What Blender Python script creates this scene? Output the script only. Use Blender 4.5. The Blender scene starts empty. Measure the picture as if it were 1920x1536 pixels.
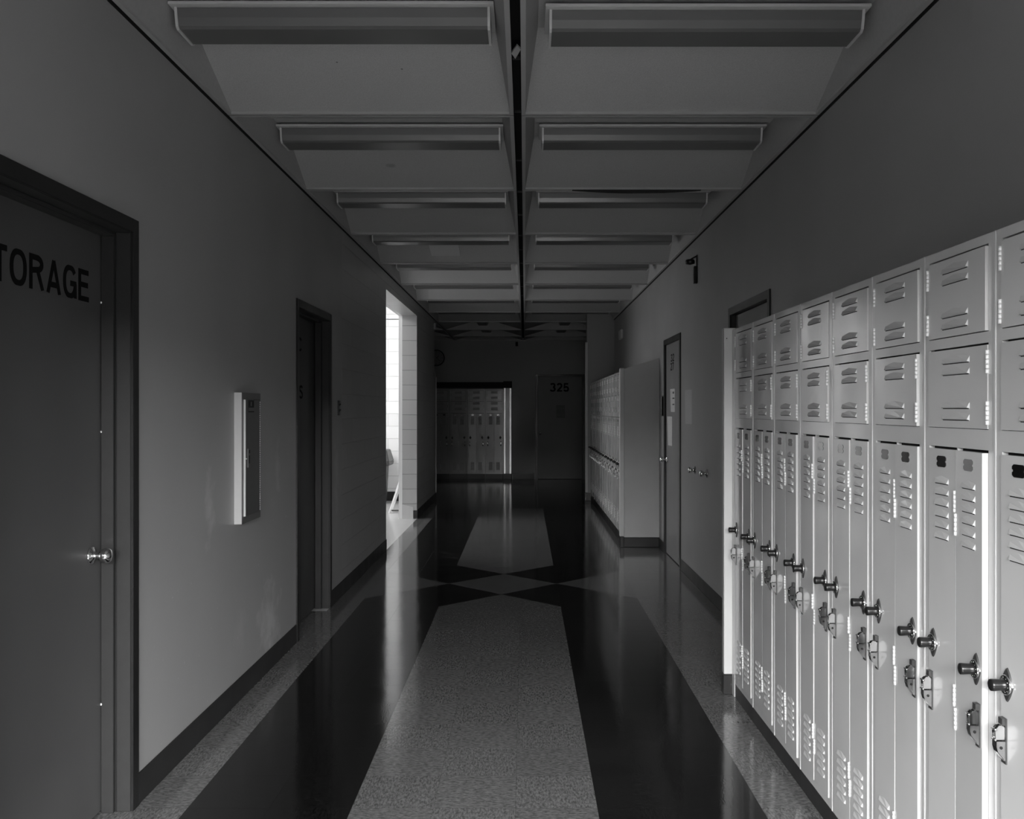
import bpy, bmesh, math, random
from mathutils import Matrix, Vector
random.seed(7)
D = bpy.data
SC = bpy.context.scene
COL = SC.collection
PI = math.pi

# ------------------------------------------------------------------ materials
def nodes_of(m):
    m.use_nodes = True
    return m.node_tree.nodes, m.node_tree.links

class NX:
    """tiny expression helper on a node tree"""
    def __init__(s, mat):
        s.n, s.l = nodes_of(mat)
        s.bsdf = s.n.get('Principled BSDF')
    def put(s, sock, v):
        if isinstance(v, (int, float)): sock.default_value = v
        elif isinstance(v, tuple): sock.default_value = v
        else: s.l.new(v, sock)
    def m(s, op, a, b=0.0, c=None):
        k = s.n.new('ShaderNodeMath'); k.operation = op
        s.put(k.inputs[0], a); s.put(k.inputs[1], b)
        if c is not None: s.put(k.inputs[2], c)
        return k.outputs[0]
    def pos(s):
        g = s.n.new('ShaderNodeNewGeometry'); x = s.n.new('ShaderNodeSeparateXYZ')
        s.l.new(g.outputs['Position'], x.inputs[0]); return x.outputs[0], x.outputs[1], x.outputs[2]
    def obj(s):
        g = s.n.new('ShaderNodeTexCoord'); return g.outputs['Object']
    def objsep(s):
        x = s.n.new('ShaderNodeSeparateXYZ'); s.l.new(s.obj(), x.inputs[0]); return x.outputs[0], x.outputs[1], x.outputs[2]
    def comb(s, a, b, c):
        k = s.n.new('ShaderNodeCombineXYZ'); s.put(k.inputs[0], a); s.put(k.inputs[1], b); s.put(k.inputs[2], c); return k.outputs[0]
    def noise(s, vec, scale, detail=2.0, rough=0.5, dist=0.0):
        k = s.n.new('ShaderNodeTexNoise'); s.l.new(vec, k.inputs['Vector'])
        k.inputs['Scale'].default_value = scale; k.inputs['Detail'].default_value = detail
        k.inputs['Roughness'].default_value = rough; k.inputs['Distortion'].default_value = dist
        return k.outputs[0]
    def rng(s, v, a, b, c, d):
        k = s.n.new('ShaderNodeMapRange'); s.put(k.inputs[0], v)
        for i, q in enumerate((a, b, c, d)): k.inputs[i+1].default_value = q
        return k.outputs[0]
    def grey(s, v):
        k = s.n.new('ShaderNodeCombineColor')
        for i in range(3): s.put(k.inputs[i], v)
        return k.outputs[0]
    def mix(s, f, a, b):   # floats
        return s.m('ADD', s.m('MULTIPLY', s.m('SUBTRACT', 1.0, f), a), s.m('MULTIPLY', f, b))
    def bump(s, h, strength, dist):
        k = s.n.new('ShaderNodeBump'); k.inputs['Strength'].default_value = strength
        k.inputs['Distance'].default_value = dist; s.l.new(h, k.inputs['Height'])
        s.l.new(k.outputs[0], s.bsdf.inputs['Normal']); return k

def mat(name, g, rough=0.5, metal=0.0, spec=0.5, emit=0.0):
    m = D.materials.new(name); nx = NX(m); b = nx.bsdf
    b.inputs['Base Color'].default_value = (g, g, g, 1)
    b.inputs['Roughness'].default_value = rough
    b.inputs['Metallic'].default_value = metal
    b.inputs['Specular IOR Level'].default_value = spec
    return m

def noisy(name, g, amp, scale, rough, ramp=0.0, rscale=3.0, bump=0.0, bscale=200.0, bdist=0.001, metal=0.0, spec=0.5, wave=0.0, wscale=4.0, rand=False):
    m = mat(name, g, rough, metal, spec); nx = NX(m)
    o = nx.obj()
    if rand:
        oi = nx.n.new('ShaderNodeObjectInfo'); va = nx.n.new('ShaderNodeVectorMath'); va.operation = 'ADD'
        nx.l.new(o, va.inputs[0]); nx.l.new(nx.comb(nx.m('MULTIPLY', oi.outputs['Random'], 37.0), 0.0, nx.m('MULTIPLY', oi.outputs['Random'], 91.0)), va.inputs[1]); o = va.outputs[0]
    v = nx.rng(nx.noise(o, scale, 3.0), 0.2, 0.8, g*(1-amp), g*(1+amp))
    nx.l.new(nx.grey(v), nx.bsdf.inputs['Base Color'])
    if ramp:
        r = nx.rng(nx.noise(o, rscale, 1.5, 0.5), 0.15, 0.85, max(rough-ramp, 0.03), rough+ramp)
        nx.l.new(r, nx.bsdf.inputs['Roughness'])
    if bump or wave:
        h = nx.m('MULTIPLY', nx.noise(o, bscale, 2.0), bump*bdist)
        if wave:
            h = nx.m('ADD', h, nx.m('MULTIPLY', nx.noise(o, wscale, 1.0), wave*0.01))
        nx.bump(h, 1.0, 1.0)
    return m

M = {}
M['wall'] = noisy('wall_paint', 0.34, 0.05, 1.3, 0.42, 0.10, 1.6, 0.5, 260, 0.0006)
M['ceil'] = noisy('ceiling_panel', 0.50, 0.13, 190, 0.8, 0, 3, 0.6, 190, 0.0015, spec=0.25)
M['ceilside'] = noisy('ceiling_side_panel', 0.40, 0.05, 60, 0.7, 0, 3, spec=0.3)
M['rail'] = mat('ceiling_rail', 0.42, 0.5)
M['plenum'] = mat('dark_plenum', 0.006, 0.9)
M['jamb'] = noisy('jamb_paint', 0.030, 0.08, 30, 0.38, 0.06, 4)
M['leaflight'] = noisy('door_paint_light', 0.21, 0.05, 2.5, 0.42, 0.08, 2.0)
M['postmetal'] = mat('post_metal', 0.80, 0.30, 1.0)
M['casing'] = noisy('dark_casing_paint', 0.012, 0.08, 30, 0.38, 0.06, 4)
M['leaf'] = noisy('door_paint', 0.075, 0.06, 2.5, 0.42, 0.08, 2.0, 0.4, 240, 0.0004)
M['leafgrey'] = noisy('door_paint_grey', 0.13, 0.05, 2.5, 0.42, 0.08, 2.0)
M['leafdark'] = noisy('door_paint_dark', 0.014, 0.06, 2.5, 0.45, 0.05, 2.0)
M['letter'] = mat('black_lettering', 0.004, 0.8, spec=0.15)
M['base'] = noisy('vinyl_base', 0.022, 0.15, 8, 0.36, 0.06, 5, spec=0.3, wave=0.2, wscale=3)
M['locker'] = noisy('locker_paint', 0.56, 0.09, 2.4, 0.15, 0.11, 4.5, spec=0.75, rand=True)
M['lockgap'] = mat('locker_gap', 0.008, 0.9)
M['post'] = noisy('pale_trim_paint', 0.62, 0.05, 8, 0.37, 0.06, 6)
M['chrome'] = mat('chrome', 0.85, 0.10, 1.0)
M['steel'] = noisy('brushed_steel', 0.42, 0.1, 30, 0.22, 0.03, 9, metal=1.0)
M['hinge'] = mat('hinge_paint', 0.80, 0.30, 0.1)
M['darkmetal'] = mat('dark_plate_metal', 0.10, 0.34, 0.7)
M['black'] = mat('black_plastic', 0.010, 0.32)
M['blackmat'] = mat('black_matte', 0.010, 0.7)
M['numplate'] = mat('number_plate_metal', 0.26, 0.14, 1.0)
M['white'] = mat('white_plastic', 0.82, 0.35)
M['paper'] = noisy('paper', 0.62, 0.12, 60, 0.8)
M['paperdim'] = noisy('wall_paper_note', 0.52, 0.08, 60, 0.7)
M['lens'] = noisy('light_lens', 0.15, 0.05, 6, 0.36, 0.05, 2)
M['fixture'] = mat('fixture_enamel', 0.62, 0.35)
M['bin'] = mat('bin_plastic', 0.055, 0.45)
M['binlid'] = mat('bin_lid', 0.04, 0.4)
M['cabside'] = noisy('cabinet_side_paint', 0.48, 0.04, 20, 0.4)
M['cabfront'] = noisy('cabinet_front_paint', 0.10, 0.05, 20, 0.4)
M['cabdark'] = mat('cabinet_door_paint', 0.07, 0.35)
M['clockface'] = mat('clock_face', 0.30, 0.15)
M['glaze'] = mat('window_mullion', 0.2, 0.4)

def blockmat(name, g, axis, rough, mort, bw=0.4):
    m = mat(name, g, rough); nx = NX(m)
    x, y, z = nx.pos()
    v = nx.comb(y if axis == 'y' else x, nx.m('ADD', z, 0.0), 0.0)
    k = nx.n.new('ShaderNodeTexBrick'); nx.l.new(v, k.inputs['Vector'])
    k.inputs['Scale'].default_value = 1.0
    k.inputs['Brick Width'].default_value = bw; k.inputs['Row Height'].default_value = 0.2
    k.inputs['Mortar Size'].default_value = 0.0045; k.inputs['Mortar Smooth'].default_value = 0.25
    k.inputs['Color1'].default_value = (g, g, g, 1); k.inputs['Color2'].default_value = (g*.93, g*.93, g*.93, 1)
    k.inputs['Mortar'].default_value = (g*mort, g*mort, g*mort, 1)
    n = nx.noise(nx.obj(), 90, 3)
    nx.l.new(k.outputs[0], nx.bsdf.inputs['Base Color'])
    h = nx.m('ADD', nx.m('MULTIPLY', k.outputs['Fac'], -0.0035), nx.m('MULTIPLY', n, 0.0008))
    nx.bump(h, 1.0, 1.0)
    return m
M['block'] = blockmat('painted_block', 0.36, 'y', 0.36, 0.9)
M['blockx'] = blockmat('painted_block_return', 0.50, 'x', 0.45, 0.6, 9.0)
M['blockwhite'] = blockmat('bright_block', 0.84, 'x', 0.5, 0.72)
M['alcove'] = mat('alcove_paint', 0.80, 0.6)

# floor with the inlaid lane pattern
def floormat():
    m = mat('floor_tile', 0.3, 0.12); nx = NX(m); M_ = nx.m
    x, y, z = nx.pos()
    X0, Y0, T = -0.187, 7.87, 0.457
    u = M_('ABSOLUTE', M_('SUBTRACT', x, X0)); v = M_('ABSOLUTE', M_('SUBTRACT', y, Y0))
    lt = lambda a, b: M_('LESS_THAN', a, b); gt = lambda a, b: M_('GREATER_THAN', a, b)
    AND = lambda a, b: M_('MULTIPLY', a, b); OR = lambda a, b: M_('MAXIMUM', a, b)
    lane = AND(AND(lt(u, T), gt(M_('SUBTRACT', v, u), T)), lt(y, 13.8))
    dia = lt(M_('ADD', u, v), T)
    wedge = gt(M_('SUBTRACT', u, v), T)
    wedge = AND(wedge, lt(v, 2.0))
    side = AND(gt(u, 1.0667), lt(y, 14.35))
    light = OR(OR(lane, dia), OR(wedge, side))
    # flecks
    o = nx.comb(x, y, 0.0)
    tx = M_('FLOOR', M_('DIVIDE', M_('SUBTRACT', x, 0.2701), 0.3048))
    ty = M_('FLOOR', M_('DIVIDE', M_('SUBTRACT', y, Y0 + T), 0.3048))
    par = M_('ABSOLUTE', M_('MODULO', M_('ADD', tx, ty), 2.0))
    st1 = nx.comb(M_('MULTIPLY', x, 45), M_('MULTIPLY', y, 130), 0.0)
    st2 = nx.comb(M_('MULTIPLY', x, 130), M_('MULTIPLY', y, 45), 0.0)
    f1 = nx.noise(st1, 1.0, 2.0, 0.6, 0.6); f2 = nx.noise(st2, 1.0, 2.0, 0.6, 0.6)
    fleck = nx.rng(nx.mix(par, f1, f2), 0.36, 0.64, 0.0, 1.0)
    w = nx.n.new('ShaderNodeTexWhiteNoise'); w.noise_dimensions = '2D'
    nx.l.new(nx.comb(tx, ty, 0.0), w.inputs['Vector'])
    tile = nx.rng(w.outputs['Value'], 0, 1, 0.93, 1.05)
    cl = nx.rng(fleck, 0, 1, 0.070, 0.172); cd = nx.rng(fleck, 0, 1, 0.003, 0.011)
    col = M_('MULTIPLY', nx.mix(light, cd, cl), tile)
    # seams
    fx = M_('ABSOLUTE', M_('SUBTRACT', M_('FRACT', M_('DIVIDE', M_('SUBTRACT', x, 0.2701), 0.3048)), 0.5))
    fy = M_('ABSOLUTE', M_('SUBTRACT', M_('FRACT', M_('DIVIDE', M_('SUBTRACT', y, Y0 + T), 0.3048)), 0.5))
    seam = M_('MAXIMUM', gt(fx, 0.4972), gt(fy, 0.4972))
    col = M_('MULTIPLY', col, nx.rng(seam, 0, 1, 1.0, 0.72))
    # breaks in the floor reflection, painted dark beside the block wall corner
    for (sx, sy, rx, ry) in ((-1.40, 9.80, 0.10, 0.06), (-1.40, 9.30, 0.08, 0.045)):
        e = M_('ADD', M_('POWER', M_('DIVIDE', M_('SUBTRACT', x, sx), rx), 2.0), M_('POWER', M_('DIVIDE', M_('SUBTRACT', y, sy), ry), 2.0))
        e = M_('ADD', e, M_('MULTIPLY', nx.noise(o, 14, 2), 0.8))
        col = M_('MULTIPLY', col, nx.rng(lt(e, 1.3), 0, 1, 1.0, 0.25))
    nx.l.new(nx.grey(col), nx.bsdf.inputs['Base Color'])
    r = nx.rng(nx.noise(o, 2.2, 4.0, 0.6), 0.2, 0.8, 0.05, 0.12)
    r = M_('ADD', r, nx.rng(fleck, 0, 1, 0.02, 0.0))
    nx.l.new(r, nx.bsdf.inputs['Roughness'])
    h = M_('ADD', M_('MULTIPLY', nx.noise(o, 5.0, 2.0), 0.0006), M_('MULTIPLY', seam, -0.0004))
    h = M_('ADD', h, M_('MULTIPLY', fleck, 0.00004))
    nx.bump(h, 1.0, 1.0)
    nx.bsdf.inputs['IOR'].default_value = 1.5
    return m
M['floor'] = floormat()
def alcovefloor():
    m = mat('alcove_terrazzo', 0.45, 0.18); nx = NX(m); x, y, z = nx.pos()
    o = nx.comb(x, y, 0.0)
    g = nx.rng(nx.noise(o, 160, 2, 0.6), 0.35, 0.65, 0.34, 0.60)
    nx.l.new(nx.grey(g), nx.bsdf.inputs['Base Color'])
    return m
M['floor2'] = alcovefloor()

# ------------------------------------------------------------------ mesh builder
class MB:
    def __init__(s): s.bm = bmesh.new(); s.mats = []
    def mi(s, m):
        if m not in s.mats: s.mats.append(m)
        return s.mats.index(m)
    def poly(s, pts, m):
        f = s.bm.faces.new([s.bm.verts.new(p) for p in pts]); f.material_index = s.mi(m); return f
    def box(s, x0, x1, y0, y1, z0, z1, m):
        v = [s.bm.verts.new(p) for p in ((x0,y0,z0),(x1,y0,z0),(x1,y1,z0),(x0,y1,z0),(x0,y0,z1),(x1,y0,z1),(x1,y1,z1),(x0,y1,z1))]
        i = s.mi(m)
        for q in ((0,3,2,1),(4,5,6,7),(0,1,5,4),(1,2,6,5),(2,3,7,6),(3,0,4,7)):
            f = s.bm.faces.new([v[k] for k in q]); f.material_index = i
        return s
    def hexa(s, lo, hi, m):   # two quads, any shape, same winding (ccw seen from hi)
        a = [s.bm.verts.new(p) for p in lo]; b = [s.bm.verts.new(p) for p in hi]; i = s.mi(m); n = len(lo)
        s.bm.faces.new(a[::-1]).material_index = i; s.bm.faces.new(b).material_index = i
        for k in range(n):
            s.bm.faces.new((a[k], a[(k+1)%n], b[(k+1)%n], b[k])).material_index = i
        return s
    def lathe(s, prof, c, ax, m, n=24, smooth=True):
        """prof = [(r, t)...] along axis ax from point c"""
        ax = Vector(ax).normalized(); c = Vector(c)
        u = ax.orthogonal().normalized(); w = ax.cross(u); i = s.mi(m); rings = []
        for (r, t) in prof:
            if r < 1e-6: rings.append([s.bm.verts.new(c + ax*t)])
            else: rings.append([s.bm.verts.new(c + ax*t + (u*math.cos(2*PI*k/n) + w*math.sin(2*PI*k/n))*r) for k in range(n)])
        for a, b in zip(rings, rings[1:]):
            for k in range(n):
                if len(a) == 1 and len(b) == 1: continue
                if len(a) == 1: f = s.bm.faces.new((a[0], b[(k+1)%n], b[k]))
                elif len(b) == 1: f = s.bm.faces.new((a[k], a[(k+1)%n], b[0]))
                else: f = s.bm.faces.new((a[k], a[(k+1)%n], b[(k+1)%n], b[k]))
                f.material_index = i; f.smooth = smooth
        return s
    def tube(s, pts, r, m, n=8):
        for a, b in zip(pts, pts[1:]):
            d = Vector(b) - Vector(a); s.lathe([(0, 0), (r, 0), (r, d.length), (0, d.length)], a, d, m, n)
        return s
    def mesh(s, name, bevel=0.0):
        bmesh.ops.recalc_face_normals(s.bm, faces=s.bm.faces[:])
        if bevel:
            es = [e for e in s.bm.edges if len(e.link_faces) == 2 and e.calc_face_angle(0) > 0.7]
            bmesh.ops.bevel(s.bm, geom=es, offset=bevel, segments=1, affect='EDGES', clamp_overlap=True)
        me = D.meshes.new(name); s.bm.to_mesh(me); s.bm.free()
        for k in s.mats: me.materials.append(M[k])
        return me
    def build(s, name, parent=None, bevel=0.0, loc=None):
        return link(name, s.mesh(name, bevel), parent, loc)

def link(name, me, parent=None, loc=None, rot=None):
    o = D.objects.new(name, me); COL.objects.link(o)
    if parent is not None: o.parent = parent
    if loc is not None: o.location = loc
    if rot is not None: o.rotation_euler = rot
    return o

def tag(o, label=None, cat=None, group=None, kind=None):
    if label: o['label'] = label
    if cat: o['category'] = cat
    if group: o['group'] = group
    if kind: o['kind'] = kind
    return o

def empty(name, loc, rz=0.0):
    o = D.objects.new(name, None); o.empty_display_size = 0.1; COL.objects.link(o)
    o.location = loc; o.rotation_euler = (0, 0, rz); return o

def text_mesh(name, s, w, h, mkey, thick=0.0012, bold=0.02, slant=0.0):
    """lettering in local x (right) / z (up), front facing -y; centred on origin"""
    cu = D.curves.new(name + '_curve', 'FONT'); cu.body = s; cu.size = 1.0; cu.offset = bold
    cu.extrude = 0.01; cu.resolution_u = 6; cu.space_character = 1.06
    ob = D.objects.new(name + '_tmp', cu); COL.objects.link(ob)
    dg = bpy.context.evaluated_depsgraph_get(); dg.update()
    me = D.meshes.new_from_object(ob.evaluated_get(dg))
    D.objects.remove(ob); D.curves.remove(cu)
    xs = [v.co.x for v in me.vertices]; ys = [v.co.y for v in me.vertices]
    x0, x1, y0, y1 = min(xs), max(xs), min(ys), max(ys)
    for v in me.vertices:
        X = ((v.co.x-x0)/(x1-x0)-0.5)*w; Z = ((v.co.y-y0)/(y1-y0)-0.5)*h
        v.co = Vector((X, -thick if v.co.z > 0 else 0.0, Z + slant*X))
    me.name = name; me.materials.clear(); me.materials.append(M[mkey])
    return me

def arc(cx, cy, rx, ry, a0, a1, n=14, p=0.86):
    out = []
    for k in range(n+1):
        a = math.radians(a0 + (a1-a0)*k/n); c_, s_ = math.cos(a), math.sin(a)
        out.append((cx + rx*math.copysign(abs(c_)**p, c_), cy + ry*math.copysign(abs(s_)**p, s_)))
    return out
def glyph(ch):
    """bold sans strokes in a 0..w by 0..1 cell; returns (width, [polylines], stroke)"""
    t = 0.158; h = t/2
    G = {
     'S': (0.74, [arc(.37, .735, .285, .18, 20, 270) + arc(.37, .285, .285, .20, 90, -160)[1:]]),
     'T': (0.70, [[(0, 1-h), (.70, 1-h)], [(.35, 1), (.35, 0)]]),
     'O': (0.84, [arc(.42, .5, .42-h, .5-h+.01, 0, 360, 32)]),
     'R': (0.80, [[(h, 0), (h, 1)], [(h, 1-h), (.42, 1-h)] + arc(.42, .745, .25, .17, 90, -90, 12, 1.0) + [(h, .575-h*.6)], [(.46, .53), (.72, 0)]]),
     'A': (0.82, [[(.075, 0), (.41, 1)], [(.41, 1), (.745, 0)], [(.17, .27), (.65, .27)]]),
     'G': (0.82, [arc(.42, .5, .335, .5-h+.01, 35, 352, 28), [(.755, 0.02), (.755, .47)], [(.45, .46), (.82, .46)]]),
     'E': (0.68, [[(h, 0), (h, 1)], [(0, 1-h), (.66, 1-h)], [(0, .52), (.62, .52)], [(0, h), (.68, h)]]),
     '3': (0.70, [arc(.33, .735, .25, .185, 160, -80, 14) , arc(.33, .29, .275, .21, 85, -165, 16)]),
     '2': (0.70, [arc(.35, .69, .255, .225, 165, -30, 12) + [(.10, h)], [(.03, h), (.68, h)]]),
     '5': (0.72, [[(.62, 1-h), (.17, 1-h), (.125, .47)] + arc(.35, .315, .265, .235, 135, -160, 18)[0:]]),
     'D': (0.78, [[(h, 0), (h, 1)], [(h, 1-h), (.36, 1-h)] + arc(.36, .5, .32, .415, 90, -90, 16) + [(h, h)]]),
     'C': (0.78, [arc(.42, .5, .335, .425, 40, 320, 24)]),
     'F': (0.64, [[(h, 0), (h, 1)], [(0, 1-h), (.64, 1-h)], [(0, .50), (.58, .50)]]),
     '7': (0.68, [[(0, 1-h), (.66, 1-h)], [(.60, 1-h), (.25, 0)]]),
    }
    return G[ch][0], G[ch][1], t
def text_mesh(name, s, w, h, mkey, thick=0.0012, bold=0.0, slant=0.0):
    """lettering in local x (right) / z (up), front facing -y; centred on origin"""
    b = MB(); X = 0.0; gap = 0.145; quads = []
    for ch in s:
        gw, lines, t = glyph(ch); t *= (1+bold)
        for L in lines:
            closed = abs(L[0][0]-L[-1][0]) < 1e-6 and abs(L[0][1]-L[-1][1]) < 1e-6
            n = len(L); ps = []
            for i, (px, py) in enumerate(L):
                a = L[i-1] if i > 0 else (L[-2] if closed else L[0])
                c = L[i+1] if i < n-1 else (L[1] if closed else L[-1])
                d1 = Vector((px-a[0], py-a[1])); d2 = Vector((c[0]-px, c[1]-py))
                d1 = d1.normalized() if d1.length > 1e-6 else d2.normalized(); d2 = d2.normalized() if d2.length > 1e-6 else d1
                d = (d1+d2).normalized(); nr = Vector((-d.y, d.x)); k = 1.0/max(nr.dot(Vector((-d1.y, d1.x))), 0.6)
                ps.append(((px+X+nr.x*t/2*k, py+nr.y*t/2*k), (px+X-nr.x*t/2*k, py-nr.y*t/2*k)))
            quads += [(p[0], p[1], q[1], q[0]) for p, q in zip(ps, ps[1:])]
        X += gw + gap
    X -= gap
    f = lambda p, y: ((p[0]/X-0.5)*w, y, (min(max(p[1], 0), 1)-0.5)*h)
    for i, q in enumerate(quads):
        b.hexa([f(p, 0) for p in q], [f(p, -thick-0.00001*(i%7)) for p in q], mkey)
    return b.mesh(name)

LEFT, RIGHT, BACK = PI/2, -PI/2, 0.0     # rotation of things whose front faces +X, -X, -Y

# ------------------------------------------------------------------ key numbers
XL, XR = -1.453, 1.440
ZC = 2.913
YE = 14.92           # end of the corridor walls
YB = 19.45           # far wall

# ------------------------------------------------------------------ the setting
def struct(mb, name, bevel=0.0):
    o = mb.build(name, bevel=bevel); tag(o, kind='structure'); return o

f = MB()
f.poly([(XL,-1.5,0),(1.6,-1.5,0),(1.6,15,0),(XL,15,0)], 'floor')
f.poly([(-4.2,15,0),(3.7,15,0),(3.7,20.1,0),(-4.2,20.1,0)], 'floor')
f.poly([(-6.2,6.8,0),(XL,6.8,0),(XL,15,0),(-6.2,15,0)], 'floor2')
f.poly([(-1.7,-1.5,0),(XL,-1.5,0),(XL,6.8,0),(-1.7,6.8,0)], 'floor')
struct(f, 'floor')

ZW = 3.16
w = MB()
x0, x1 = XL-0.2, XL
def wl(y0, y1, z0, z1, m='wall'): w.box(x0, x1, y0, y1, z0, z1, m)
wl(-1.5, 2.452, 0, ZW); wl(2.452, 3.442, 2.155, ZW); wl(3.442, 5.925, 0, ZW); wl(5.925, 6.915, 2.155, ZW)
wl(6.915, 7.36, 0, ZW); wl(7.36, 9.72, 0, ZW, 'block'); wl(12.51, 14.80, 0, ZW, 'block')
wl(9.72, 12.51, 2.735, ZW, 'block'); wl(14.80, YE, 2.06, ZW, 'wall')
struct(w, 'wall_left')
# light block return seen at the far side of the opening
w = MB(); w.box(XL-0.199, XL-0.001, 12.500, 12.5105, 0.11, 2.735, 'blockx'); struct(w, 'trim_1')
# low wing of the left wall past its end, with chamfered top and a metal corner guard
w = MB()
w.box(XL-0.2, XL, 14.80, 15.20, 0, 2.0, 'wall')
w.hexa([(XL-0.2,14.92,2.0),(XL,14.92,2.0),(XL,15.20,2.0),(XL-0.2,15.20,2.0)], [(XL-0.2,14.92,2.14),(XL,14.92,2.14),(XL,14.93,2.14),(XL-0.2,14.93,2.14)], 'wall')
struct(w, 'wall_wing')
w = MB(); w.box(XL-0.004, XL+0.010, 15.12, 15.215, 0.11, 2.0, 'post'); struct(w, 'trim_2', 0.002)

w = MB()
x0, x1 = XR, XR+0.2
def wr(y0, y1, z0, z1, m='wall'): w.box(x0, x1, y0, y1, z0, z1, m)
wr(-1.5, 5.455, 0, ZW); wr(5.455, 6.49, 2.155, ZW); wr(6.49, 8.57, 0, ZW); wr(8.57, 9.55, 2.155, ZW); wr(9.55, YE+0.2, 0, ZW)
struct(w, 'wall_right')
w = MB(); w.box(1.0, XR, YE, YE+0.2, 0, ZW, 'wall'); w.box(XR, 3.6, YE, YE+0.2, 0, ZW, 'wall'); struct(w, 'wall_stub')
w = MB(); w.box(0.972, 1.012, YE-0.012, YE+0.03, 0.135, 2.55, 'post'); struct(w, 'trim_3', 0.002)

# far wall with the locker recess
w = MB()
w.box(-4.2, -2.15, YB, YB+0.2, 0, ZW, 'wall')
w.box(-2.15, -0.27, YB, YB+0.2, 1.99, ZW, 'wall')
w.box(-2.15, -0.27, YB+0.60, YB+0.68, 0, 2.0, 'wall')
w.box(-2.20, -2.15, YB+0.15, YB+0.68, 0, 2.0, 'wall'); w.box(-0.27, -0.22, YB+0.15, YB+0.68, 0, 2.0, 'wall')
w.box(-0.27, 0.245, YB, YB+0.2, 0, ZW, 'wall')
w.box(0.245, 1.225, YB, YB+0.2, 2.155, ZW, 'wall')
w.box(1.225, 3.7, YB, YB+0.2, 0, ZW, 'wall')
struct(w, 'wall_far')
w = MB(); w.box(-4.2, XL-0.2, 15.1, 15.25, 0, ZW, 'wall'); struct(w, 'wall_hall_near')
w = MB(); w.box(-4.4, -4.2, YE, YB+0.2, 0, ZW, 'wall'); struct(w, 'wall_hall_left')
w = MB(); w.box(3.6, 3.8, YE, YB+0.2, 0, ZW, 'wall'); struct(w, 'wall_hall_right')
# header over the recessed lockers, its shadowed soffit painted black
w = MB(); w.box(-2.12, -0.45, YB-0.035, YB+0.05, 1.915, 2.035, 'blackmat'); w.box(-0.45, -0.268, YB-0.045, YB+0.05, 1.915, 2.055, 'blackmat'); struct(w, 'trim_4', 0.003)

# alcove beyond the opening
w = MB()
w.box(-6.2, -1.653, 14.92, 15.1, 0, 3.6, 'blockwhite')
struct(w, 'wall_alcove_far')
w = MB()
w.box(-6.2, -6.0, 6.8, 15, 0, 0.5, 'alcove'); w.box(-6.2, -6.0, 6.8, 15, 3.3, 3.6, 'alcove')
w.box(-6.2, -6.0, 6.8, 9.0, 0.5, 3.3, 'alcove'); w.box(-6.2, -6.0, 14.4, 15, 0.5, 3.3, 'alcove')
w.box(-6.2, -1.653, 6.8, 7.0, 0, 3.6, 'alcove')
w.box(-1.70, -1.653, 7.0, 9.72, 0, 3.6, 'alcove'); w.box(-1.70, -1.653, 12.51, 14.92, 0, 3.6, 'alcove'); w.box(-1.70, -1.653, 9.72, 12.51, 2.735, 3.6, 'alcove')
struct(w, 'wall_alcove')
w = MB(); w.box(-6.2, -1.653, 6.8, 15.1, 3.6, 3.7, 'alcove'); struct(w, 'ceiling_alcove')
w = MB()
for k in range(5):
    y = 9.0 + k*1.35; w.box(-6.06, -5.98, y-0.03, y+0.03, 0.5, 3.3, 'glaze')
w.box(-6.06, -5.98, 9.0, 14.4, 1.28, 1.34, 'glaze'); struct(w, 'window_1')
# near end of the corridor, behind the viewpoint: a wide glazed end wall open to the sky
w = MB()
w.box(-1.7, -1.40, -1.5, -1.3, 0, ZW+.1, 'wall'); w.box(1.40, 1.7, -1.5, -1.3, 0, ZW+.1, 'wall')
w.box(-1.40, 1.40, -1.5, -1.3, 2.25, ZW+.1, 'wall')
struct(w, 'wall_near')
w = MB()
for x in (-1.37, 0.0, 1.37): w.box(x-0.03, x+0.03, -1.43, -1.35, 0.0, 2.25, 'glaze')
w.box(-1.40, 1.40, -1.43, -1.35, 0.0, 0.08, 'glaze'); w.box(-1.40, 1.40, -1.43, -1.35, 2.19, 2.25, 'glaze'); struct(w, 'window_2')

# baseboards
def base_strip(name, boxes):
    b = MB()
    for q in boxes: b.box(*q, 'base')
    struct(b, name, 0.003)
base_strip('baseboard_left', [(XL, XL+0.007, -1.3, 2.41, 0, 0.118), (XL, XL+0.007, 3.478, 5.888, 0, 0.118), (XL, XL+0.007, 6.95, 9.723, 0, 0.118),
    (XL, XL+0.007, 12.507, 14.925, 0, 0.118), (XL-0.05, XL+0.007, 12.500, 12.510, 0, 0.118), (XL, XL+0.007, 14.925, 15.21, 0, 0.118)])
b = MB(); b.box(XL-0.201, XL-0.05, 12.494, 12.511, 0, 0.155, 'post'); b.hexa([(XL-0.201,12.494,0.155),(XL-0.05,12.494,0.155),(XL-0.05,12.511,0.155),(XL-0.201,12.511,0.155)], [(XL-0.201,12.494,0.19),(XL-0.19,12.494,0.19),(XL-0.19,12.511,0.19),(XL-0.201,12.511,0.19)], 'post'); struct(b, 'trim_5')
base_strip('baseboard_right', [(XR-0.007, XR, -1.3, 1.3, 0, 0.105), (XR-0.007, XR, 4.89, 5.405, 0, 0.105), (XR-0.007, XR, 6.55, 8.53, 0, 0.105), (XR-0.007, XR, 9.58, 9.94, 0, 0.105)])
base_strip('baseboard_far', [(-0.245, 0.20, YB-0.007, YB, 0, 0.13), (1.27, 3.6, YB-0.007, YB, 0, 0.13), (0.965, 1.06, YE-0.02, YE, 0, 0.13), (0.993, 1.0, YE-0.01, YE+0.2, 0, 0.13)])
base_strip('baseboard_alcove', [(-6.0, -1.70, 14.912, 14.92, 0, 0.15)])

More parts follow.
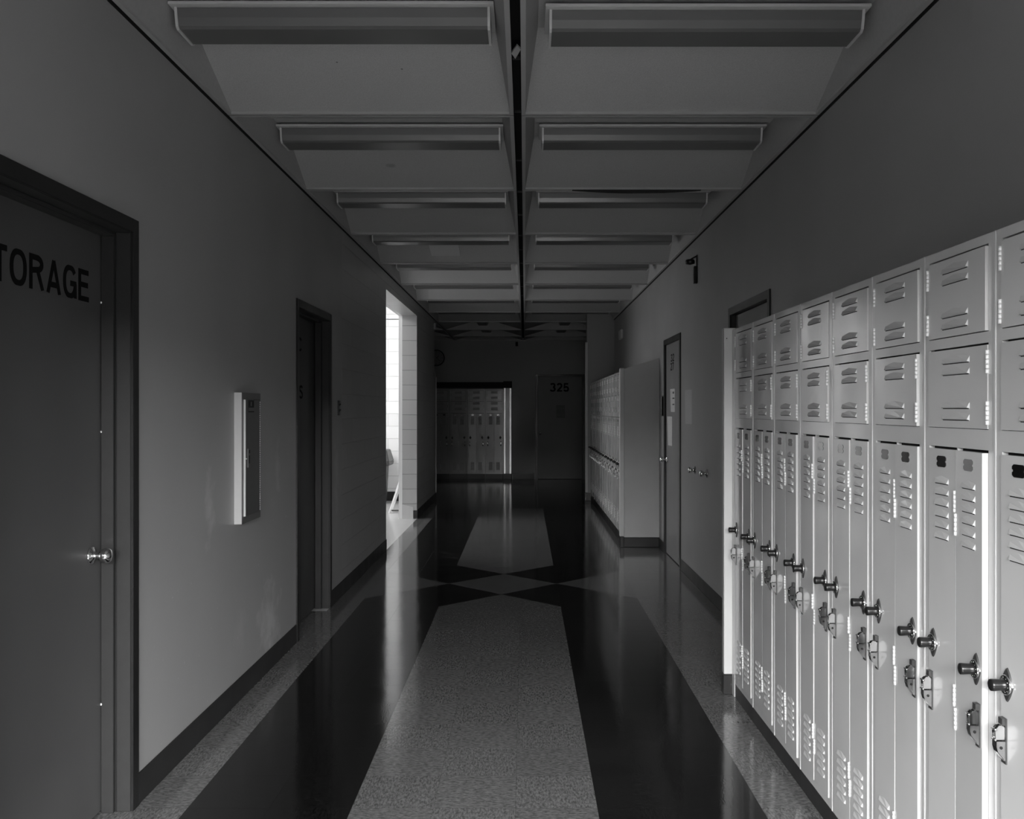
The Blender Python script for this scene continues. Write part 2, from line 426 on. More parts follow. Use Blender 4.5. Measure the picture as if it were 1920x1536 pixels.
# ceiling: coffers with sloped panels; open gaps under a dark plenum, cross gaps filled black for shade
def stain(nx): pass
c = MB()
ZT = 3.07
def coffer(xa, xb, ya, yb, turned=False, cy=0.0):
    # xa..xb, ya..yb : outside of the ledge ; g = ledge width
    g = 0.020; e = 0.05
    xi0, xi1, yi0, yi1 = xa+g, xb-g, ya+g, yb-g
    z = ZC
    # ledge (small thickness, upturned outer lips)
    for (p, q, r, t) in ((xa, xb, ya, yi0), (xa, xb, yi1, yb), (xa, xi0, yi0, yi1), (xi1, xb, yi0, yi1)):
        c.box(p, q, r, t, z, z+0.012, 'rail')
    if not turned:
        m = (ya+yb)/2 + cy
        tx0, tx1, ty0, ty1 = xi0+e, xi1-e, m-0.17, m+0.17
    else:
        m = (xa+xb)/2
        tx0, tx1, ty0, ty1 = m-0.17, m+0.17, yi0+e, yi1-e
    B = [(xi0,yi0,z+.012),(xi1,yi0,z+.012),(xi1,yi1,z+.012),(xi0,yi1,z+.012)]
    T = [(tx0,ty0,ZT),(tx1,ty0,ZT),(tx1,ty1,ZT),(tx0,ty1,ZT)]
    for k in range(4):
        slope = (k in (0, 2)) != turned
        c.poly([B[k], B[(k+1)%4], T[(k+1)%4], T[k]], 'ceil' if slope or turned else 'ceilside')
    c.poly(T, 'ceil')
PITCH = 1.547
YB0 = 4.523 - 4*PITCH
SX = -0.035
cols = [(XL+0.010, SX-0.019), (SX+0.019, XR-0.010)]
bays = []
k = 0
while YB0 + k*PITCH < 15.3:
    ya, yb = YB0+k*PITCH, YB0+(k+1)*PITCH
    bays.append((ya, yb))
    for (xa, xb) in cols:
        coffer(xa, xb, ya+0.005, yb-0.005, cy=-0.06)
        c.box(xa, xb, yb-0.0055, yb+0.0055, ZC+0.002, ZC+0.010, 'plenum')  # black filler stands in for the shade inside the cross gap
    k += 1
hall = [(15.352, 16.899), (16.899, 18.446), (18.446, YB-0.01)]
hcols = [(-4.35, -2.93), (-2.91, XL-0.012)] + cols + [(XR+0.012, 2.88), (2.90, 3.6)]
for (ya, yb) in hall:
    for (xa, xb) in hcols:
        if yb-ya < 1.2:
            coffer(xa, xb, ya+0.004, yb, True)
        else: coffer(xa, xb, ya+0.004, yb-0.004, True)
for (xa, xb) in hcols:
    if xa < XL-1e-6 and xb <= XL or xa > XR: c.box(xa, xb, YE, 15.348, ZC, ZC+0.012, 'rail')
struct(c, 'ceiling')
c = MB(); c.box(-6.3, 4.0, 6.7, 20.1, 3.72, 3.80, 'plenum'); c.box(-1.66, 1.66, -1.5, 15.2, 3.165, 3.18, 'plenum'); c.box(-4.4, 3.8, 15.2, 20.0, 3.165, 3.18, 'plenum')
struct(c, 'ceiling_plenum')
c = MB(); c.box(XL, XL+0.002, -2.1, YE, 2.905, 3.16, 'plenum'); c.box(XR-0.002, XR, -2.1, YE, 2.905, 3.16, 'plenum'); struct(c, 'trim_7')  # black strips on the wall tops paint the shadow gap under the ceiling
# slot: dark sides, fasteners
c = MB(); c.box(SX-0.0185, SX+0.0185, YB0, YB, ZC+0.05, ZC+0.06, 'plenum')
for y in (3.05, 3.9, 4.6, 5.5, 6.3, 7.05, 7.9, 8.6, 9.4, 10.3, 11.2, 12.1):
    c.box(SX-0.016, SX+0.016, y-0.012, y+0.012, ZC+0.042, ZC+0.05, 'darkmetal')
struct(c, 'trim_6')
c = MB(); c.hexa([(SX-.019,3.74,ZC+.004),(SX-.004,3.80,ZC+.004),(SX+.019,3.70,ZC+.004),(SX+.004,3.66,ZC+.004)], [(SX-.019,3.74,ZC+.012),(SX-.004,3.80,ZC+.012),(SX+.019,3.70,ZC+.012),(SX+.004,3.66,ZC+.012)], 'rail')
tag(c.build('ceiling_clip'), 'small bent metal clip caught across the dark ceiling slot', 'clip')
c = MB(); c.box(SX-0.05, SX+0.05, YB-0.09, YB, ZC-0.02, ZC, 'fixture')
tag(c.build('slot_end_plate'), 'small pale plate closing the ceiling slot at the far wall', 'plate')
# added black sliver, shaped as the dark gap of a bowed panel
c = MB(); y = 6.07
N = 14; xa, xb = 0.31, 1.15
for i in range(N):
    ta, tb = i/N, (i+1)/N
    X0, X1 = xa+(xb-xa)*ta, xa+(xb-xa)*tb
    s0, s1 = 0.016*math.sin(PI*ta), 0.016*math.sin(PI*tb)
    c.hexa([(X0,y-.020,ZC-s0-.002),(X1,y-.020,ZC-s1-.002),(X1,y+.012,ZC-s1-.002),(X0,y+.012,ZC-s0-.002)],
           [(X0,y-.020,ZC),(X1,y-.020,ZC),(X1,y+.012,ZC),(X0,y+.012,ZC)], 'blackmat')
tag(c.build('sag_gap_sliver'), 'black sliver drawing the dark gap at the second ceiling rail, right half', 'gasket')
# access patch on a sloped panel
def slopez(y): return ZC+0.012 + (9.144-y)*((ZT-ZC-0.012)/(9.144-(8.3905-0.06+0.17)))
c = MB()
ya, yb = 8.70, 8.96
c.hexa([(-.90,ya,slopez(ya)-.008),(-.62,ya,slopez(ya)-.008),(-.62,yb,slopez(yb)-.008),(-.90,yb,slopez(yb)-.008)],
       [(-.90,ya,slopez(ya)-.001),(-.62,ya,slopez(ya)-.001),(-.62,yb,slopez(yb)-.001),(-.90,yb,slopez(yb)-.001)], 'fixture')
tag(c.build('ceiling_patch', bevel=0.001), 'pale rectangular access patch on a sloped ceiling panel, left half', 'access panel')
# the two brown stains on the left panel of the second bay are colour of the panel itself (see ceil material)
nx = NX(M['ceil']); x, y, z = nx.pos(); prev = nx.bsdf.inputs['Base Color'].links[0].from_socket
acc = None
for (sx, sy, r, a) in ((-0.862, 5.52, 0.055, .35), (-0.83, 5.75, 0.035, .3), (-0.55, 4.15, .006, .7), (-0.83, 4.1, .006, .7)):
    d = nx.m('SQRT', nx.m('ADD', nx.m('POWER', nx.m('SUBTRACT', x, sx), 2.0), nx.m('POWER', nx.m('SUBTRACT', y, sy), 2.0)))
    d = nx.m('ADD', d, nx.m('MULTIPLY', nx.m('SUBTRACT', nx.noise(nx.obj(), 22, 3), 0.5), r*1.6))
    q = nx.rng(d, r*0.3, r, 1-a, 1.0)
    acc = q if acc is None else nx.m('MULTIPLY', acc, q)
k = nx.n.new('ShaderNodeMix'); k.data_type = 'RGBA'; k.blend_type = 'MULTIPLY'; k.inputs[0].default_value = 1.0
nx.l.new(prev, k.inputs[6]); nx.l.new(nx.grey(acc), k.inputs[7]); nx.l.new(k.outputs[2], nx.bsdf.inputs['Base Color'])

# scuffs with their sheen painted as lighter colour, and chips, on left wall
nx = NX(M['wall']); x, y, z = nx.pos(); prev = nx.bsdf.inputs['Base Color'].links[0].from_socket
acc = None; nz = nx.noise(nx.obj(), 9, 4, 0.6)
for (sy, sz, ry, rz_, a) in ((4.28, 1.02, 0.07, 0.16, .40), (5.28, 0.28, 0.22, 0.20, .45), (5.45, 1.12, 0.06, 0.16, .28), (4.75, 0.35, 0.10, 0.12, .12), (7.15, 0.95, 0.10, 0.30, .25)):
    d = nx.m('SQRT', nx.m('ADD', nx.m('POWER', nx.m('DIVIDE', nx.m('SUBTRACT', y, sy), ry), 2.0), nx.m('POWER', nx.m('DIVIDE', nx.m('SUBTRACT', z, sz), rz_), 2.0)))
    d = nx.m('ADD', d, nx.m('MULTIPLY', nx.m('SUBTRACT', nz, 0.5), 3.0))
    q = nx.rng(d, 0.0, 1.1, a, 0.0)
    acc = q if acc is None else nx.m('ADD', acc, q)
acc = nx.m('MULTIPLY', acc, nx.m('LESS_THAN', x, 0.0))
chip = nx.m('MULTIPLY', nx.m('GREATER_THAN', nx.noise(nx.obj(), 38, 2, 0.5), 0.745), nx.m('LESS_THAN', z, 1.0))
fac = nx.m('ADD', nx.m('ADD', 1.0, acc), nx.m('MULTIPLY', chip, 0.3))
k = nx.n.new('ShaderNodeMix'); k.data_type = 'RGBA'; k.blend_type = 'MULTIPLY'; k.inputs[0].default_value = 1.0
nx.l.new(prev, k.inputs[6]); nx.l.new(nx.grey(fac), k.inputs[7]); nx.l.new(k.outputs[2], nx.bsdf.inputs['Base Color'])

# ------------------------------------------------------------------ doors
def door(n, loc, rz, W=1.05, H=2.187, recess=True, leafmat='leaf', knob=None, hinges=None, deep=0.02, jamb='jamb'):
    r = empty('door_%d' % n, loc, rz); tag(r, kind='structure')
    c = 0.052; m = MB()
    yb = 0.190
    m.box(0, c, -0.010, 0.0, 0, H, 'casing'); m.box(W-c, W, -0.010, 0.0, 0, H, 'casing'); m.box(c, W-c, -0.010, 0.0, H-c, H, 'casing')
    m.box(0.034, c, 0.0, yb, 0, H-c, jamb); m.box(W-c, W-0.034, 0.0, yb, 0, H-c, jamb); m.box(c, W-c, 0.0, yb, H-c, H-0.034, jamb)
    if recess:
        s = 0.016
        m.box(c, c+s, 0.056, 0.102, 0, H-c-s, jamb); m.box(W-c-s, W-c, 0.056, 0.102, 0, H-c-s, jamb); m.box(c, W-c, 0.056, 0.102, H-c-s, H-c, jamb)
        # black strip painting the unlit front face of the stop
        m.box(W-c-0.002, W-c+0.001, 0.050, 0.056, 0, H-c, 'blackmat'); m.box(c-0.001, c+0.002, 0.050, 0.056, 0, H-c, 'blackmat')
        ly = 0.104
    else: ly = deep
    m.build('door_frame', r, 0.0015)
    l = MB(); g = 0.003
    l.box(c+g, W-c-g, ly, ly+0.044, 0.008, H-c-g, leafmat)
    leaf = l.build('door_leaf', r, 0.0015)
    if knob:
        kx, kz = knob
        k = MB(); P = [(0,0),(0.031,0),(0.033,0.003),(0.030,0.008),(0.018,0.012),(0.0125,0.020),(0.012,0.030),(0.017,0.036),(0.0255,0.044),(0.0285,0.054),(0.027,0.064),(0.020,0.072),(0.0,0.075)]
        k.lathe(P, (kx, ly, kz), (0,-1,0), 'chrome', 28)
        k.build('door_knob', leaf)
    if hinges:
        hx, zs = hinges
        for z in zs:
            h = MB(); h.lathe([(0,0),(0.006,0),(0.006,0.115),(0,0.115)], (hx, ly-0.006, z-0.057), (0,0,1), 'steel', 10)
            s = 1 if hx < W/2 else -1
            h.box(min(hx,hx+s*0.028), max(hx,hx+s*0.028), ly-0.002, ly, z-0.055, z+0.055, 'steel')
            h.build('hinge', leaf)
    return r, leaf, ly

d1, leaf1, ly = door(1, (XL, 2.422, 0), LEFT, knob=(0.907, 0.958))
t = link('lettering', text_mesh('lettering', 'STORAGE', 0.70, 0.112, 'letter', bold=0.06), leaf1, (2.962-2.422, ly-0.0002, 1.920))
# latch-side silencer buttons on the stop
for z in (1.875, 1.40, 0.40):
    q = MB(); q.lathe([(0,0),(0.005,0),(0.004,0.004),(0,0.005)], (0.983, 0.1025, z), (0,-1,0), 'hinge', 10); q.build('silencer', d1)
d2, leaf2, ly = door(2, (XL, 5.893, 0), LEFT, W=1.052, leafmat='leafdark', jamb='casing')
for (s, z, w_, h_) in (('DOC', 1.93, 0.36, 0.095), ('OF', 1.76, 0.22, 0.09), ('EETS', 1.60, 0.42, 0.095)):
    link('lettering', text_mesh('lettering', s, w_, h_, 'letter'), leaf2, (0.40, ly-0.0002, z))
d3, leaf3, ly = door(3, (XR, 6.530, 0), RIGHT, W=1.10, recess=False, leafmat='leafgrey', deep=0.03)
d4, leaf4, ly = door(4, (XR, 9.572, 0), RIGHT, W=1.02, recess=False, leafmat='leaflight', jamb='casing', knob=(0.105, 0.965), hinges=(0.962, (1.965, 1.13, 0.29)), deep=0.012)
for (s, z, dx) in (('32', 1.985, 0.45), ('27', 1.90, 0.43)):
    link('lettering', text_mesh('lettering', s, 0.20, 0.075, 'letter'), leaf4, (dx, ly-0.0002, z))
d5, leaf5, ly = door(5, (0.222, YB, 0), BACK, W=1.03, H=2.20, recess=False, leafmat='leaflight', jamb='casing', knob=(0.105, 0.965), deep=0.02)
link('lettering', text_mesh('lettering', '325', 0.395, 0.18, 'letter', bold=0.28), leaf5, (0.507, ly-0.0002, 1.928))

# ------------------------------------------------------------------ small wall things
def sheet(name, loc, rz, w_, h_, lab, mk='paper', lift=0.0, marks=False, back=0, lean=0.0, cat='paper notice'):
    """a thin paper sheet: slightly curled grid, real thickness"""
    b = MB(); N = 6
    def P(i, j, y): 
        u, v = i/N, j/N
        curl = -lift*((1-u)**2)*(0.4+0.6*v) - 0.002
        return (w_*(u-0.5)+lean*(v-0.5), curl+y, h_*(v-0.5))
    for j in range(N):
        for i in range(N):
            b.hexa([P(i,j,0.0006),P(i+1,j,0.0006),P(i+1,j+1,0.0006),P(i,j+1,0.0006)], [P(i,j,0),P(i+1,j,0),P(i+1,j+1,0),P(i,j+1,0)], mk)
    bmesh.ops.remove_doubles(b.bm, verts=b.bm.verts[:], dist=1e-5)
    o = b.build(name); o.location = loc; o.rotation_euler = (0,0,rz); tag(o, lab, cat)
    if marks:
        for (a, z0, ww, hh) in marks:
            q = MB(); q.box(a-ww/2, a+ww/2, -0.0075, -0.0030, z0-hh/2, z0+hh/2, 'darkmetal'); q.build('printed_line', o)
    if back:
        q = MB(); q.box(-w_/2+0.01, w_/2+0.055, -0.0018, -0.0004, -h_/2+back, h_/2, 'blackmat'); q.build('dark_backing', o)  # dark sheet behind the paper, reaching past its near edge
    return o
sheet('paper_notice', (XR+0.014, 9.09, 1.565), RIGHT, 0.21, 0.226, 'curled printed paper on the right-hand knob door, upper one of two', lift=0.012, back=0.08, marks=[(0.03,0.075,0.05,0.02),(0.03,0.02,0.09,0.012),(0.03,-0.04,0.09,0.012)])
sheet('paper_notice', (XR+0.014, 9.27, 1.26), RIGHT, 0.23, 0.29, 'plain pale paper on the right-hand knob door, lower one of two', lift=0.012, back=0.004)
sheet('paper_notice', (XR+0.002, 8.16, 1.50), RIGHT, 0.31, 0.30, 'large pale paper taped to the right wall, nearer side of the knob door', 'paperdim', lift=0.006)
sheet('paper_notice', (XR+0.002, 9.67, 1.51), RIGHT, 0.17, 0.205, 'narrow pale paper on the right wall between knob door and locker end panel', 'paperdim')
sheet('paper_notice', (0.75, YB+0.022, 1.42), BACK, 0.18, 0.27, 'faint paper sheet on the door numbered 325', 'leafgrey')
sheet('paper_notice', (-0.06, YB+0.002, 1.70), BACK, 0.16, 0.10, 'small faint curled paper on the far wall left of door 325', 'wall', lift=0.012)

def wall_knob(y, z, lab):
    k = MB(); k.lathe([(0,0),(0.034,0),(0.034,0.004),(0.014,0.012),(0.012,0.026),(0.022,0.034),(0.027,0.044),(0.024,0.056),(0.0,0.062)], (0,0,0), (0,-1,0), 'chrome', 24)
    o = k.build('round_wall_knob'); o.location = (XR, y, z); o.rotation_euler = (0,0,RIGHT); tag(o, lab, 'wall knob')  # round knob of a flush closet door whose seams are not drawn
wall_knob(7.84, 0.965, 'round chrome knob on the right wall, farther of the pair')
wall_knob(7.33, 0.972, 'round chrome knob on the right wall, nearer of the pair')

# bracket with a round lamp head high on the right wall
r = empty('wall_bracket', (XR, 7.76, 2.645), RIGHT); tag(r, 'dark metal bracket with a round head high on the right wall', 'bracket')
b = MB(); b.box(-0.022, 0.022, -0.006, 0, -0.115, 0.125, 'blackmat'); b.box(-0.018, 0.018, -0.028, -0.006, -0.115, 0.03, 'black'); b.build('bracket_plate', r, 0.003)
b = MB(); b.lathe([(0,0),(0.034,0.0),(0.040,0.012),(0.038,0.035),(0.0,0.045)], (0,-0.058,0.085), (0,0,-1), 'black', 20); b.tube([(0,-0.004,0.115),(0,-0.035,0.098),(0,-0.058,0.083)], 0.007, 'black'); b.build('bracket_head', r)

def small_box(name, loc, rz, w_, h_, d_, mk, lab, cat, extra=None):
    b = MB(); b.box(-w_/2, w_/2, -d_, 0, -h_/2, h_/2, mk)
    if extra: extra(b)
    o = b.build(name, bevel=min(0.006, d_/3)); o.location = loc; o.rotation_euler = (0,0,rz); tag(o, lab, cat); return o
small_box('wall_speaker', (XR, 13.75, 2.58), RIGHT, 0.34, 0.135, 0.035, 'fixture', 'small pale box high on the right wall above the far lockers', 'wall box')
small_box('wall_sensor', (-0.17, YB, 2.835), BACK, 0.05, 0.09, 0.03, 'blackmat', 'tiny dark box on the far wall under the ceiling', 'sensor')
o = small_box('corner_sensor', (XL, 14.84, 2.80), LEFT, 0.06, 0.10, 0.03, 'fixture', 'small pale box at the top corner where the left wall ends', 'sensor')
# light switch
r = empty('light_switch', (XL, 7.24, 1.49), LEFT); tag(r, 'narrow metal double light switch on the left wall past the dark door', 'light switch')
b = MB(); b.box(-0.036, 0.036, -0.006, 0, -0.058, 0.058, 'darkmetal'); b.build('switch_plate', r, 0.002)
for z in (0.022, -0.022):
    b = MB(); b.hexa([(-.006,-.006,z-.010),(.006,-.006,z-.010),(.006,-.006,z+.010),(-.006,-.006,z+.010)], [(-.005,-.018,z+.004),(.005,-.018,z+.004),(.005,-.018,z+.012),(-.005,-.018,z+.012)], 'blackmat'); b.build('toggle', r)
# clock
r = empty('wall_clock', (-1.85, YB, 2.545), BACK); tag(r, 'round black-rimmed wall clock half hidden at the left corner', 'clock')
b = MB(); b.lathe([(0,0),(0.172,0),(0.175,0.02),(0.168,0.045),(0.155,0.048),(0.150,0.036)], (0,0,0), (0,-1,0), 'black', 48); b.build('clock_rim', r)
b = MB(); b.lathe([(0.152,0.030),(0.0,0.032)], (0,0,0), (0,-1,0), 'clockface', 48)
for k in range(12):
    a = k*PI/6; b.lathe([(0,0.032),(0.008,0.0325),(0,0.034)], (0.125*math.sin(a),0,0.125*math.cos(a)), (0,-1,0), 'black', 8)
face = b.build('clock_face', r)
for (a, L, ww, nm) in ((0.9, 0.075, 0.006, 'hour_hand'), (2.3, 0.115, 0.004, 'minute_hand')):
    b = MB(); dx, dz = math.sin(a), math.cos(a)
    b.hexa([(-dz*ww,-.036,dx*ww),(dz*ww,-.036,-dx*ww),(dx*L+dz*ww*.5,-.036,dz*L-dx*ww*.5),(dx*L-dz*ww*.5,-.036,dz*L+dx*ww*.5)],
           [(-dz*ww,-.038,dx*ww),(dz*ww,-.038,-dx*ww),(dx*L+dz*ww*.5,-.038,dz*L-dx*ww*.5),(dx*L-dz*ww*.5,-.038,dz*L+dx*ww*.5)], 'black')
    b.build(nm, r)

# extinguisher cabinet
r = empty('fire_cabinet', (XL, 4.640, 0.906), LEFT); tag(r, 'shallow metal wall cabinet with a narrow dark door on the left wall', 'wall cabinet')
W_, H_, P_ = 0.325, 0.660, 0.037
b = MB()
b.box(0.004, W_-0.004, -0.004, 0, 0.004, H_-0.004, 'cabside'); b.box(0, 0.004, -P_, 0, 0, H_, 'cabside'); b.box(W_-0.004, W_, -P_, 0, 0, H_, 'cabside'); b.box(0.004, W_-0.004, -P_, 0, 0, 0.004, 'cabside'); b.box(0.004, W_-0.004, -P_, 0, H_-0.004, H_, 'cabside')
b.box(0.0, 0.028, -P_-0.002, -P_, 0, H_, 'cabfront'); b.box(W_-0.018, W_, -P_-0.002, -P_, 0, H_, 'cabfront'); b.box(0.028, W_-0.018, -P_-0.002, -P_, 0, 0.034, 'cabfront'); b.box(0.028, W_-0.018, -P_-0.002, -P_, H_-0.034, H_, 'cabfront')
b.build('cabinet_box', r)
b = MB(); b.box(0.030, 0.290, -P_-0.008, -P_+0.006, 0.036, H_-0.036, 'cabdark')
dr = b.build('cabinet_door', r, 0.001)
b = MB(); b.box(0.028, 0.034, -P_-0.011, -P_-0.002, 0.036, H_-0.036, 'post'); b.build('edge_strip', dr)
b = MB(); b.box(0.070, 0.105, -P_-0.013, -P_-0.008, 0.280, 0.375, 'cabfront'); b.box(0.078, 0.096, -P_-0.0135, -P_-0.008, 0.300, 0.340, 'blackmat'); b.box(0.078, 0.098, -P_-0.0135, -P_-0.008, 0.352, 0.368, 'blackmat'); b.build('latch', dr)
b = MB(); b.lathe([(0,0),(0.004,0),(0.003,0.004),(0,0.005)], (0.048,-P_-0.008,0.325), (0,-1,0), 'hinge', 10); b.build('lock_button', dr)
b = MB(); b.box(0.085, 0.180, -P_-0.0095, -P_-0.008, 0.560, 0.622, 'blackmat'); b.box(0.120, 0.140, -P_-0.0102, -P_-0.0095, 0.592, 0.614, 'cabfront'); b.box(0.085, 0.180, -P_-0.0102, -P_-0.0095, 0.566, 0.584, 'cabfront'); b.build('door_label', dr)
b = MB()
n = 50
for k in range(n):
    z0 = 0.040 + k*(H_-0.08)/n
    b.lathe([(0,0),(0.0045,0),(0.0045,0.008),(0,0.008)], (0.299, -P_-0.004, z0), (0,0,1), 'hinge', 8)
b.build('piano_hinge', r)

# ------------------------------------------------------------------ lockers
LW, LD = 0.3765, 0.355
def louver(b, xc, zb, w_, h_, pk=0.5, d=0.0055):
    xa, xb = xc-w_/2, xc+w_/2; xp = xa + w_*pk; y = -0.0045
    # bottom edge stands proud of the sheet, peak on the sheet
    A = (xa, y, zb); Bp = (xb, y, zb); a = (xa+0.004, y-d, zb+0.0015); bb = (xb-0.004, y-d, zb+0.0015)
    L = (xa, y, zb+h_*0.62); R = (xb, y, zb+h_*0.70); T = (xp, y, zb+h_)
    b.poly([a, bb, R, T, L], 'locker'); b.poly([A, a, L], 'locker'); b.poly([Bp, R, bb], 'locker')
    b.box(xa+0.002, xb-0.002, y-0.0006, y, zb-0.0022, zb+0.0005, 'lockgap')

def mk_body(base):
    b = MB(); H = 1.894
    z0 = base
    # carcass behind the doors, dark so that gaps read dark
    b.box(0.003, LW-0.003, 0.014, LD-0.003, z0, 1.885, 'lockgap')
    # posts with a small lip at the seam
    for (xa, xb, xl) in ((0.0004, 0.0305, 0.0), (LW-0.0305, LW-0.0004, LW-0.0045)):
        b.box(xa, xb, 0.0, 0.014, z0, H, 'locker')
    b.box(0.0004, 0.0035, -0.0016, 0.0, z0, H, 'locker'); b.box(LW-0.0035, LW-0.0004, -0.0016, 0.0, z0, H, 'locker')
    # rails
    for (za, zb) in ((1.871, H), (1.640, 1.666), (1.388, 1.436), (z0, z0+0.030)):
        b.box(0.0305, LW-0.0305, 0.0, 0.014, za, zb, 'locker')
    b.box(0.186, 0.1905, 0.001, 0.014, z0+0.03, 1.388, 'locker')
    # sides, sloped top
    b.box(0.0004, 0.003, 0.014, LD, z0, 1.892, 'locker'); b.box(LW-0.003, LW-0.0004, 0.014, LD, z0, 1.892, 'locker')
    b.poly([(0.0004,0,H),(LW-0.0004,0,H),(LW-0.0004,LD,H+0.112),(0.0004,LD,H+0.112)], 'locker')
    b.poly([(0.0004,0,H),(0.0004,LD,H+0.112),(0.0004,LD,1.890),(0.0004,0.01,1.890)], 'locker')
    b.poly([(LW-0.0004,0,H),(LW-0.0004,LD,H+0.112),(LW-0.0004,LD,1.890),(LW-0.0004,0.01,1.890)], 'locker')
    # kick
    b.box(0.0, LW, 0.001, 0.02, 0.0, z0, 'base')
    return b.mesh('locker_body')
def mk_box_door(h):
    b = MB(); w_ = 0.3115
    b.box(0, w_, -0.0045, 0.010, 0, h, 'locker')
    for zb in (0.020, 0.049, 0.1335, 0.162):
        louver(b, w_/2, zb, 0.142, 0.0215, 0.46)
    return b.mesh('box_door', 0.0009)
def mk_tall_door(h, mirror=False):
    b = MB(); w_ = 0.1525
    b.box(0, w_, -0.0045, 0.010, 0, h, 'locker')
    xc = w_*0.5
    for z0 in (h-0.232, 0.055):
        for k in range(6): louver(b, xc, z0+k*0.0285, 0.078, 0.0205, 0.45, 0.005)
    return b.mesh('tall_door', 0.0009)
def mk_hinge():
    b = MB()
    for k in range(5):
        b.lathe([(0,0),(0.0042,0),(0.0042,0.0102),(0,0.0102)], (0,-0.0055,-0.028+k*0.0112), (0,0,1), 'hinge', 10)
    return b.mesh('hinge')
def mk_plate():
    b = MB(); pts = []
    w_, h_ = 0.052, 0.0285
    out = [(-.5,-.34),(-.36,-.5),(.36,-.5),(.5,-.34),(.5,-.10),(.42,-.08),(.42,.08),(.5,.10),(.5,.34),(.36,.5),(-.36,.5),(-.5,.34),(-.5,.10),(-.42,.08),(-.42,-.08),(-.5,-.10)]
    b.hexa([(x*w_, 0, z*h_) for x, z in out], [(x*w_, -0.0018, z*h_) for x, z in out], 'numplate')
    return b.mesh('number_plate')
def mk_lockplate():
    b = MB(); N = 40; pts = []
    for k in range(N):
        a = 2*PI*k/N; ca, sa = math.cos(a), math.sin(a)
        # rounded diamond: 76 mm tall, 44 mm wide
        r = 1.0/((abs(ca)/0.0240)**1.25 + (abs(sa)/0.0385)**1.25)**(1/1.25)
        pts.append((r*ca, r*sa))
    b.hexa([(x, 0, z) for x, z in pts], [(x*.93, -0.0035, z*.95) for x, z in pts], 'darkmetal')
    b.lathe([(0.0215,0.003),(0.0225,0.006),(0.0205,0.0085),(0.0195,0.0075)], (0,0,0), (0,-1,0), 'chrome', 32)
    return b.mesh('lock_plate')
def mk_dial():
    b = MB()
    b.lathe([(0.0197,0.004),(0.0197,0.0075),(0.0160,0.0085),(0.0125,0.011),(0.0125,0.020),(0.0135,0.035),(0.0130,0.0385),(0.0115,0.0395),(0,0.0395)], (0,0,0), (0,-1,0), 'black', 28)
    for k in range(10):
        a = 2*PI*k/10
        b.lathe([(0,0),(0.0016,0.0),(0.0012,0.0008),(0,0.001)], (0.0165*math.cos(a),-0.0086,0.0165*math.sin(a)), (0,-1,0), 'chrome', 6)
    return b.mesh('dial_knob')
def mk_handle():
    b = MB(); t = 0.0085
    b.box(-0.010, 0.010, -0.0035, 0, -0.051, 0.051, 'darkmetal')
    b.box(-t, t, -0.011, -0.003, 0.036, 0.051, 'darkmetal')
    lo = [(-0.003,-0.046),(-0.009,-0.040),(-0.021,-0.024),(-0.0245,-0.012),(-0.0245,0.0),(-0.003,0.0)]
    for (xa, xb) in ((-t, -t+0.0016), (t-0.0016, t)):
        b.hexa([(xa, y, z) for y, z in lo], [(xb, y, z) for y, z in lo], 'steel')
    b.box(-t, t, -0.0245, -0.0232, -0.012, 0.0, 'steel')
    b.hexa([(-t,-0.0245,-0.012),(t,-0.0245,-0.012),(t,-0.021,-0.024),(-t,-0.021,-0.024)], [(-t,-0.0232,-0.012),(t,-0.0232,-0.012),(t,-0.0197,-0.024),(-t,-0.0197,-0.024)], 'steel')
    b.hexa([(-t,-0.021,-0.024),(t,-0.021,-0.024),(t,-0.008,-0.040),(-t,-0.008,-0.040)], [(-t,-0.0197,-0.024),(t,-0.0197,-0.024),(t,-0.0067,-0.040),(-t,-0.0067,-0.040)], 'steel')
    # little hole in the cheek
    b.lathe([(0,0),(0.0034,0),(0.0034,0.0006),(0,0.0006)], (-t-0.0003,-0.013,-0.014), (-1,0,0), 'lockgap', 12)
    b.lathe([(0,0),(0.0034,0),(0.0034,0.0006),(0,0.0006)], (t+0.0003,-0.013,-0.014), (1,0,0), 'lockgap', 12)
    return b.mesh('latch_handle')
def mk_lift():
    b = MB(); t = 0.0075
    for (xa, xb) in ((-t, -t+0.0022), (t-0.0022, t)):
        P = [(-0.005,0.004),(-0.0245,0.004),(-0.0255,0.026),(-0.018,0.034),(-0.010,0.036),(-0.004,0.030)]
        b.hexa([(xa, y, z) for y, z in P], [(xb, y, z) for y, z in P], 'chrome')
    b.tube([(-t-0.001,-0.025,0.003),(t+0.001,-0.025,0.003)], 0.0024, 'chrome', 10)
    b.tube([(-t-0.001,-0.0245,0.026),(t+0.001,-0.0245,0.026)], 0.0026, 'chrome', 10)
    b.tube([(-t,-0.010,0.036),(t,-0.010,0.036)], 0.002, 'chrome', 8)
    return b.mesh('lift_latch')

